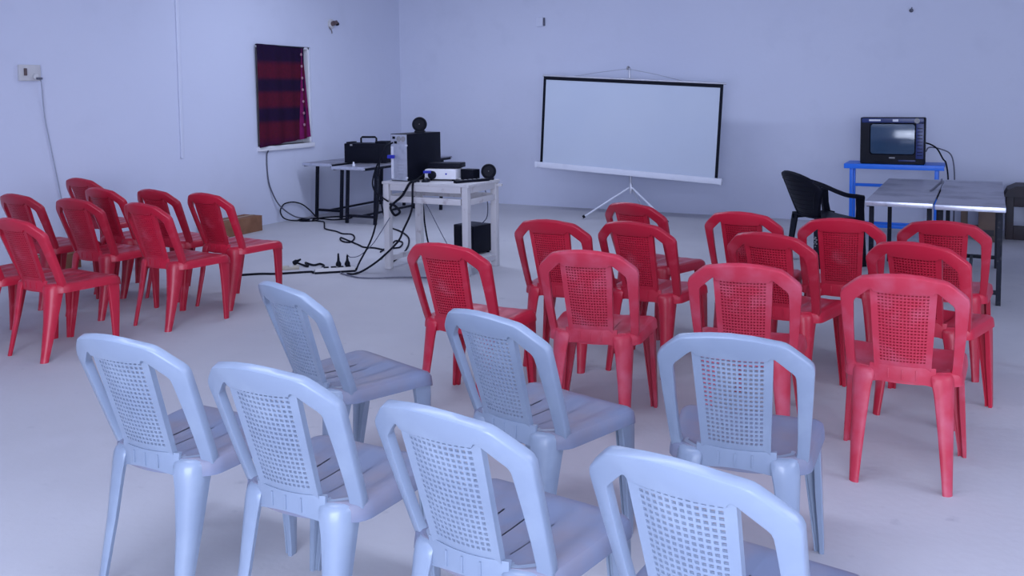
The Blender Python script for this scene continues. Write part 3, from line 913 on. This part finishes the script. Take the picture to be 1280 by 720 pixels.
# ------------------------------------------------------------------ projection screen on its tripod
sc = empty('projection_screen', (-3.72, 10.15, 0), 0)
tag(sc, 'white tripod projection screen with black border leaning slightly before the back wall', 'projection screen')
SR = Matrix.Translation((-0.025, -0.055, 1.115)) @ Matrix.Rotation(R(3.3), 4, 'Y')
hw_, hh = 1.11, 0.53
MB().box(-hw_, hw_, -0.004, 0.0, -hh, hh, 0, SR).build('cloth', 'screen_cloth', sc)
MB().box(-hw_, hw_, -0.0065, -0.0035, hh - 0.042, hh, 0, SR).build('border', 'rubber', sc)
for s in (-1, 1):
    MB().box(s * hw_ - (0.034 if s > 0 else 0), s * hw_ + (0.034 if s < 0 else 0), -0.0065, -0.0035, -hh, hh - 0.042, 0, SR).build('border', 'rubber', sc)
MB().tube([(-hw_ - 0.015, 0.002, hh + 0.006), (hw_ + 0.03, 0.002, hh + 0.006)], 0.012, 10, mtx=SR).build('top_rod', 'silver', sc)
MB().box(-hw_ - 0.055, hw_ + 0.045, -0.035, 0.028, -hh - 0.065, -hh + 0.004, 0.012, SR).build('roller_case', 'screen_bar', sc)
for s in (-1, 1):
    MB().box(s * (hw_ + (0.05 if s < 0 else 0.04)) - 0.012, s * (hw_ + (0.05 if s < 0 else 0.04)) + 0.012, -0.037, 0.03, -hh - 0.067, -hh + 0.006, 0.006, SR).build('end_cap', 'screen_bar', sc)
MB().tube([(-0.005, 0.0, 0.30), (0.0, 0.0, 1.0), (-0.02, 0.01, 1.785)], 0.014, 10).build('pole', 'silver', sc)
MB().tube([(-0.02, 0.01, 1.785), (-0.02, -0.03, 1.80), (-0.02, -0.055, 1.785), (-0.02, -0.05, 1.765)], 0.010, 8, 3).build('hook', 'label_grey', sc)
for s in (-1, 1):
    MB().tube([(-0.02, -0.05, 1.775), (-0.02 + s * 0.36, -0.052, 1.72 - s * 0.02), (-0.02 + s * 0.70, -0.055, 1.655 - s * 0.042)], 0.004, 6, 3).build('hanger_cord', 'white_cable', sc)
MB().lathe([(0.0, 0.33), (0.024, 0.33), (0.026, 0.40), (0.018, 0.42), (0.0, 0.42)], 14).build('collar', 'silver', sc)
for fx, fy in ((-0.515, -0.25), (0.525, -0.235), (0.0, 0.5)):
    lg = MB().tube([(0.0, 0.0, 0.385), (fx, fy, 0.02)], 0.011, 8).build('leg', 'screen_bar', sc)
    d = Vector((fx, fy, -0.365)).normalized()
    p = Vector((fx, fy, 0.022))
    MB().tube([p - d * 0.03, p], 0.018, 10).build('rubber_foot', 'rubber', lg)

# ------------------------------------------------------------------ television on the blue stand
st = empty('tv_stand', (-0.83, 10.13, 0), 0)
tag(st, 'bright blue steel stand carrying the television', 'stand')
H_ = 0.745
MB().box(-0.47, 0.47, -0.22, 0.22, H_ - 0.022, H_, 0.004).build('top_plate', 'blue', st)
MB().box(-0.47, 0.47, -0.225, -0.205, H_ - 0.05, H_ - 0.002, 0.003).build('front_lip', 'blue', st)
for sx in (-1, 1):
    for sy in (-1, 1):
        yy = -0.185 if sy < 0 else 0.02
        MB().box(sx * 0.40 - 0.017, sx * 0.40 + 0.017, yy - 0.017, yy + 0.017, 0, H_ - 0.022, 0.003).build('leg', 'blue', st)
    MB().box(sx * 0.40 - 0.012, sx * 0.40 + 0.012, -0.17, 0.01, 0.09, 0.12, 0.003).build('side_bar', 'blue', st)
for sy, zz in ((-1, 0.09), (1, 0.09), (1, 0.49)):
    MB().box(-0.385, 0.385, (0.02 if sy > 0 else -0.185) - 0.012, (0.02 if sy > 0 else -0.185) + 0.012, zz, zz + 0.032, 0.003).build('cross_bar', 'blue', st)

tv = empty('television', (-0.845, 10.06, H_ + 0.001), 0)
tag(tv, 'old dark box television with a bulging glass screen on the blue stand', 'television')
W2, HT = 0.305, 0.475


def rrect(x0, x1, z0, z1, y, r=0.012, n=3):
    out = []
    for cx, cz, a0 in ((x1 - r, z1 - r, 0), (x0 + r, z1 - r, 90), (x0 + r, z0 + r, 180), (x1 - r, z0 + r, 270)):
        for k in range(n + 1):
            a_ = R(a0 + 90 * k / n)
            out.append(Vector((cx + r * math.cos(a_), y, cz + r * math.sin(a_))))
    return out


sx0, sx1, sz0, sz1 = -0.205, 0.205, 0.105, 0.405
MB().rings([rrect(sx0, sx1, sz0, sz1, -0.085, 0.03), rrect(sx0 - 0.012, sx1 + 0.012, sz0 - 0.012, sz1 + 0.012, -0.105, 0.03), rrect(-W2 + 0.006, W2 - 0.006, 0.006, HT - 0.004, -0.108, 0.01),
            rrect(-W2, W2, 0.0, HT, -0.098, 0.012), rrect(-W2, W2, 0.0, HT, 0.03, 0.012), rrect(-W2 + 0.03, W2 - 0.03, 0.0, HT - 0.03, 0.08, 0.03), rrect(-0.19, 0.19, 0.03, HT - 0.12, 0.27, 0.03)], caps=True).build('cabinet', 'black_plastic', tv)
n_ = 14
vs, fs = [], []
for j in range(n_ + 1):
    for i in range(n_ + 1):
        u, v = 2 * i / n_ - 1, 2 * j / n_ - 1
        x = (sx0 + sx1) / 2 + u * (sx1 - sx0) / 2 * 1.01
        z = (sz0 + sz1) / 2 + v * (sz1 - sz0) / 2 * 1.01
        vs.append((x, -0.088 - 0.022 * (1 - 0.5 * (u * u + v * v)), z))
for j in range(n_):
    for i in range(n_):
        a_ = j * (n_ + 1) + i
        fs.append((a_, a_ + 1, a_ + n_ + 2, a_ + n_ + 1))
MB().add(vs, fs).build('screen', 'glass', tv, smooth=60)
tbnd = MB().box(-0.29, 0.29, -0.113, -0.106, 0.422, 0.468, 0.002).build('top_band', 'navy', tv)
sg = MB().box(0.222, 0.292, -0.112, -0.106, 0.06, 0.415, 0.002).build('speaker_grille', 'navy', tv)
for k in range(9):
    MB().box(0.232, 0.282, -0.1145, -0.111, 0.09 + 0.034 * k, 0.096 + 0.034 * k, 0.001).build('grille_slat', 'black_plastic', sg)
MB().box(-0.222, -0.112, -0.1155, -0.1125, 0.437, 0.455, 0.001).build('brand_label', 'label_white', tbnd)
MB().box(0.002, 0.055, -0.1155, -0.1125, 0.433, 0.457, 0.002).build('brand_label', 'label_white', tbnd)
MB().lathe([(0.0, 0), (0.026, 0), (0.026, 0.002), (0.0, 0.003)], 20, Matrix.Translation((0.228, -0.1125, 0.442)) @ Matrix.Rotation(R(90), 4, 'X')).build('round_sticker', 'label_grey', tbnd)
MB().box(-0.028, 0.028, -0.1125, -0.107, 0.058, 0.072, 0.001).build('maker_plate', 'label_grey', tv)
MB().box(0.06, 0.22, -0.1125, -0.107, 0.03, 0.045, 0.002).build('control_door', 'navy', tv)
rr = []
for k in range(9):
    u = -1 + 2 * k / 8
    rr.append([Vector((u * 0.22, -0.10 - 0.02 * (1 - u * u) + d, z)) for d, z in ((0, 0.002), (0, 0.03), (0.05, 0.03), (0.05, 0.002))])
MB().rings(rr).build('chin', 'black_plastic', tv)
cb = MB().tube([(-0.55, 10.26, 0.95), (-0.50, 10.30, 0.93), (-0.44, 10.24, 0.89), (-0.38, 10.10, 0.80), (-0.348, 10.02, 0.76), (-0.325, 9.98, 0.60), (-0.33, 10.0, 0.35), (-0.30, 10.02, 0.06), (-0.28, 10.2, 0.008), (-0.30, 10.6, 0.008)], 0.008, 7, 6).build('television_cable', 'rubber')
tag(cb, 'black television lead drooping over the end of the blue stand', 'cable')
cb = MB().tube([(-0.55, 10.28, 0.86), (-0.52, 10.34, 0.90), (-0.42, 10.42, 0.88), (-0.32, 10.44, 0.82), (-0.285, 10.44, 0.65), (-0.28, 10.46, 0.35), (-0.28, 10.55, 0.008), (-0.26, 10.75, 0.008)], 0.007, 7, 6).build('aerial_wire', 'grey_cable')
tag(cb, 'thin grey aerial wire arching behind the television down past the stand', 'wire')
cb = MB().tube([(-0.335, 8.73, 0.721), (-0.33, 8.5, 0.721), (-0.345, 8.25, 0.721), (-0.36, 7.95, 0.722), (-0.375, 7.75, 0.722)], 0.008, 7, 5).build('loose_lead', 'grey_cable')
tag(cb, 'short grey lead lying along the seam between the two steel desks', 'cable')

# ------------------------------------------------------------------ things at the right edge by the back wall
o = empty('wooden_bench', (0.86, 10.40, 0), 0)
tag(o, 'dark wooden bench with open side panels along the back wall', 'bench')
for s in (-1, 1):
    xx = s * 0.62
    MB().box(xx - 0.05, xx + 0.02, -0.17, 0.17, 0.0, 0.46, 0.008).build('end_panel', 'dark_wood', o)
rr = []
for k in range(9):
    a_ = math.pi * k / 8
    rr.append(None)
prof = [(-0.69, 0.43), (-0.66, 0.50), (-0.58, 0.54), (0.58, 0.54), (0.66, 0.50), (0.69, 0.43)]
MB().rings([[Vector((x, yy, z)) for x, z in prof] for yy in (-0.20, -0.19, 0.19, 0.20)]).build('seat_board', 'dark_wood', o)
MB().box(-0.60, 0.60, -0.165, -0.13, 0.0, 0.14, 0.004).build('lower_board', 'dark_wood', o)
MB().box(-0.60, 0.60, -0.165, -0.13, 0.33, 0.43, 0.004).build('upper_board', 'dark_wood', o)
for k, xx in enumerate((-0.38, -0.12, 0.14, 0.40)):
    MB().box(xx - 0.05, xx + 0.05, -0.163, -0.135, 0.13, 0.34, 0.003).build('upright', 'dark_wood', o)
o = empty('wooden_stool', (-0.05, 10.34, 0), 0)
tag(o, 'brown wooden stool half hidden behind the steel desk legs', 'stool')
MB().box(-0.18, 0.20, -0.15, 0.15, 0.40, 0.52, 0.006).build('seat_board', 'brown_wood', o)
for sx in (-1, 1):
    for sy in (-1, 1):
        MB().box(0.01 + sx * 0.14 - 0.03, 0.01 + sx * 0.14 + 0.03, sy * 0.11 - 0.03, sy * 0.11 + 0.03, 0, 0.40, 0.004).build('leg', 'brown_wood', o)
MB().box(-0.13, 0.15, -0.12, -0.10, 0.08, 0.13, 0.003).build('foot_rail', 'brown_wood', o)
o = empty('carton', (0.02, 10.05, 0), 0)
tag(o, 'upright brown carton with a pale rag on top, beside the wooden stool', 'carton')
MB().box(-0.07, 0.09, -0.06, 0.06, 0.0, 0.30, 0.006).build('carton_body', 'brown_wood', o)
MB().box(-0.05, 0.07, -0.063, -0.058, 0.06, 0.12, 0.001).build('printed_panel', 'dark_wood', o)
vs, fs = [], []
for j in range(7):
    for i in range(9):
        u, v = i / 8, j / 6
        vs.append((-0.085 + 0.19 * u, -0.07 + 0.14 * v, 0.345 + 0.018 * math.sin(7 * u + 3 * v) + 0.01 * math.cos(9 * v) - 0.03 * (abs(2 * u - 1) ** 4)))
for j in range(6):
    for i in range(8):
        q = j * 9 + i
        fs.append((q, q + 1, q + 10, q + 9))
rg = MB().add(vs, fs)
rg = rg.build('rag', 'pink_cloth')
rg.location = (0.02, 10.05, 0)
tag(rg, 'crumpled pale rag lying on the upright brown carton', 'rag')

# ------------------------------------------------------------------ cardboard boxes by the left wall


def carton(loc, rz, sx, sy, sz, label, name='cardboard_box'):
    o = empty(name, loc, rz)
    tag(o, label, 'box')
    MB().box(-sx / 2, sx / 2, -sy / 2, sy / 2, 0, sz, 0.004).build('box_body', 'cardboard', o)
    for s in (-1, 1):
        MB().box(min(0.003 * s, s * sx / 2), max(0.003 * s, s * sx / 2), -sy / 2 - 0.002, sy / 2 + 0.002, sz, sz + 0.006, 0.001).build('flap', 'cardboard', o)
    MB().box(-0.025, 0.025, -sy / 2 - 0.003, sy / 2 + 0.003, sz + 0.005, sz + 0.008, 0).build('tape', 'tape', o)
    return o


carton((-7.30, 7.33, 0), 3, 0.26, 0.68, 0.165, 'long brown cardboard box on the floor against the left wall')
carton((-7.30, 5.16, 0), 0, 0.24, 0.40, 0.13, 'low brown cardboard carton on the floor behind the wall group chairs', 'carton')

# ------------------------------------------------------------------ power strip and cables
ps = empty('power_strip', (-4.92, 6.115, 0), 42)
tag(ps, 'white extension socket strip on the floor among the cables', 'power strip')
MB().box(-0.17, 0.17, -0.03, 0.03, 0.0, 0.045, 0.006).build('strip_body', 'ivory', ps)
MB().box(-0.172, 0.172, -0.032, 0.032, 0.0, 0.018, 0.003).build('base', 'rubber', ps)
for k in range(4):
    xx = -0.075 + 0.062 * k
    MB().box(xx - 0.022, xx + 0.022, -0.02, 0.02, 0.044, 0.052, 0.003).build('socket', 'rubber', ps)
for i, (xx, hh_) in enumerate(((0.03, 0.11), (0.105, 0.09))):
    o = empty('plug', Matrix.Translation((-4.92, 6.115, 0)) @ Matrix.Rotation(R(42), 4, 'Z') @ Vector((xx, 0, 0.053)), 42)
    tag(o, 'taller black plug standing in the socket strip' if i == 0 else 'shorter black plug at the end of the socket strip', 'plug')
    MB().lathe([(0.0, 0), (0.020, 0), (0.020, 0.03), (0.012, 0.045), (0.007, hh_), (0.0, hh_)], 12).build('plug_body', 'rubber', o)
    MB().box(-0.023, 0.023, -0.006, 0.006, 0.004, 0.026, 0.002).build('grip', 'rubber', o)
o = empty('switch_board', (-5.40, 6.06, 0), 40)
tag(o, 'pale yellowish loose switch board on the floor beside the socket strip', 'switch board')
MB().box(-0.10, 0.10, -0.05, 0.05, 0.0, 0.022, 0.004).build('board', 'pale_yellow', o)
MB().lathe([(0.0, 0), (0.028, 0), (0.026, 0.012), (0.0, 0.014)], 14, Matrix.Translation((0.03, 0.0, 0.022))).build('socket', 'ivory', o)
o = empty('plug', (-5.45, 6.20, 0), 20)
tag(o, 'loose black plug lying by the pale switch board', 'plug')
MB().lathe([(0.0, 0), (0.022, 0), (0.022, 0.03), (0.012, 0.045), (0.008, 0.075), (0.0, 0.075)], 12, Matrix.Translation((0, 0, 0.022)) @ Matrix.Rotation(R(60), 4, 'Y')).build('plug_body', 'rubber', o)
MB().box(-0.03, 0.0, -0.008, 0.008, 0.0, 0.012, 0.002).build('pin', 'silver', o)

z0 = 0.009


def cable(name, pts, r, m, label, sm=6):
    o = MB().tube(pts, r, 7, sm).build(name, m)
    tag(o, label, 'cable')
    return o


def F(l, z=z0):
    return [(x, y, z) for x, y in l]


cable('window_cable', [(XL + 0.04, 8.06, 0.87), (XL + 0.012, 8.06, 0.80), (XL + 0.012, 8.07, 0.55), (XL + 0.02, 8.12, 0.38), (XL + 0.05, 8.22, 0.2), (XL + 0.10, 8.42, 0.05), (-7.28, 8.60, z0), (-7.26, 8.46, z0)], 0.008, 'grey_cable',
      'dark cable hanging from the window sill down to the floor')
cable('coiled_cable', [(-7.22, 8.52, z0), (-7.32, 8.36, 0.012), (-7.38, 8.25, 0.05), (-7.41, 8.22, 0.133), (-7.43, 8.28, 0.192), (-7.435, 8.35, 0.217), (-7.435, 8.49, 0.215), (-7.43, 8.64, 0.167), (-7.40, 8.74, 0.085), (-7.34, 8.76, 0.02), (-7.2, 8.66, z0)] +
      F([(-7.10, 8.48), (-7.22, 8.38), (-7.34, 8.46), (-7.30, 8.62), (-7.12, 8.64), (-6.95, 8.62), (-6.84, 8.76), (-6.90, 8.92), (-7.08, 8.86), (-7.2, 8.66), (-7.16, 8.5), (-7.0, 8.46), (-6.92, 8.42), (-6.72, 8.18), (-6.562, 8.007), (-6.342, 7.915), (-6.17, 7.807), (-6.039, 7.805), (-5.85, 7.601), (-5.74, 7.377), (-5.879, 7.423), (-6.016, 7.584), (-5.856, 7.488), (-5.568, 7.297), (-5.431, 7.206), (-5.308, 7.21), (-5.15, 7.16)]),
      0.008, 'rubber', 'long black cable coiled by the corner desks and snaking towards the white table')
cable('switch_board_lead', [(-5.42, 6.205, 0.03)] + F([(-5.36, 6.215), (-5.28, 6.19), (-5.408, 6.308), (-5.267, 6.25), (-5.25, 6.32), (-5.15, 6.25), (-5.10, 6.12)], 0.012) + [(-5.06, 6.02, 0.02)], 0.009, 'rubber',
      'short curled lead between the loose black plug and the socket strip')
cable('floor_lead', F([(-5.60, 5.62), (-5.45, 5.76), (-5.318, 5.823), (-5.196, 5.934), (-5.10, 6.02), (-5.055, 5.99)]), 0.009, 'rubber', 'black lead entering the socket strip from the chairs side')
cable('trailing_lead', F([(-4.85, 6.10), (-4.797, 6.06), (-4.672, 6.016), (-4.571, 5.991), (-4.43, 6.03), (-4.267, 6.14), (-4.05, 6.22), (-3.8, 6.20), (-3.6, 6.1)]), 0.006, 'grey_cable', 'thin grey lead trailing from the socket strip across the floor')
cable('tower_power_lead', [(-4.55, 6.48, 1.10), (-4.59, 6.41, 1.06), (-4.63, 6.39, 0.94), (-4.635, 6.38, 0.719), (-4.655, 6.37, 0.461), (-4.69, 6.33, 0.27), (-4.76, 6.25, 0.08), (-4.76, 6.20, 0.02), (-4.775, 6.22, 0.025)], 0.008, 'rubber',
      'black power lead hanging from the computer tower to the socket strip')
cable('projector_lead', [(-4.35, 6.72, 0.83), (-4.37, 6.62, 0.79), (-4.33, 6.50, 0.778), (-4.33, 6.40, 0.762), (-4.40, 6.398, 0.66), (-4.483, 6.398, 0.593), (-4.53, 6.398, 0.545), (-4.486, 6.395, 0.482), (-4.425, 6.385, 0.515), (-4.467, 6.375, 0.565), (-4.517, 6.37, 0.58)], 0.011, 'rubber',
      'thick black lead knotted over the front rail of the white table')
cable('mouse_lead', [(-4.275, 6.465, 0.776), (-4.29, 6.43, 0.777), (-4.295, 6.395, 0.75), (-4.30, 6.38, 0.538), (-4.383, 6.37, 0.362), (-4.43, 6.35, 0.26), (-4.58, 6.30, 0.11), (-4.66, 6.18, 0.03), (-4.70, 6.10, z0), (-4.76, 6.07, z0)], 0.009, 'rubber',
      'black lead hanging in a bend before the middle of the white table')
cable('tower_loop_lead', [(-4.66, 6.47, 0.97), (-4.68, 6.42, 0.90), (-4.70, 6.38, 0.765), (-4.66, 6.36, 0.68), (-4.58, 6.36, 0.63), (-4.53, 6.37, 0.60)], 0.007, 'rubber', 'black loop of lead bulging past the table leg below the computer tower')
cable('tower_thin_lead', [(-4.53, 6.385, 0.46), (-4.60, 6.34, 0.33), (-4.68, 6.32, 0.22), (-4.78, 6.28, 0.13), (-4.83, 6.22, 0.12), (-4.845, 6.185, 0.15)], 0.004, 'grey_cable', 'thin grey wire slanting from the table rail to the shorter plug')
cable('amplifier_lead', [(-6.34, 8.78, 0.72), (-6.17, 8.50, 0.70), (-6.10, 8.40, 0.60), (-6.04, 8.35, 0.3), (-5.98, 8.36, 0.06), (-5.93, 8.37, z0), (-5.686, 8.199, z0), (-5.389, 7.915, z0), (-5.127, 7.543, z0), (-4.889, 7.109, z0), (-4.77, 6.806, z0), (-4.69, 6.591, z0)], 0.009, 'rubber', 'black lead dropping from the amplifier desk and curving along the floor')
cable('small_loop_lead', F([(-5.12, 7.05), (-5.30, 7.504), (-5.358, 7.652), (-5.241, 7.597), (-5.102, 7.351), (-5.122, 7.244), (-5.0, 6.95), (-4.9, 6.75)]), 0.008, 'rubber', 'small knotted black lead on the floor by the white table leg')
cable('rear_lead', [(-4.656, 7.05, 0.60), (-4.656, 7.1, 0.458), (-4.641, 7.1, 0.3), (-4.609, 7.1, 0.136), (-4.58, 7.12, 0.03), (-4.48, 7.3, z0)], 0.008, 'rubber', 'black lead dropping behind the white table towards the subwoofer')
cable('rear_thin_lead', [(-4.64, 7.05, 0.56), (-4.603, 7.1, 0.46), (-4.441, 7.1, 0.192), (-4.36, 7.15, 0.03), (-4.3, 7.2, z0)], 0.004, 'grey_cable', 'thin grey wire slanting down behind the white table')
cable('subwoofer_lead', [(-3.96, 7.05, 0.66), (-4.02, 7.2, 0.5), (-4.12, 7.36, 0.36), (-4.22, 7.44, 0.282)], 0.005, 'grey_cable', 'thin grey wire rising from the subwoofer to the table corner')
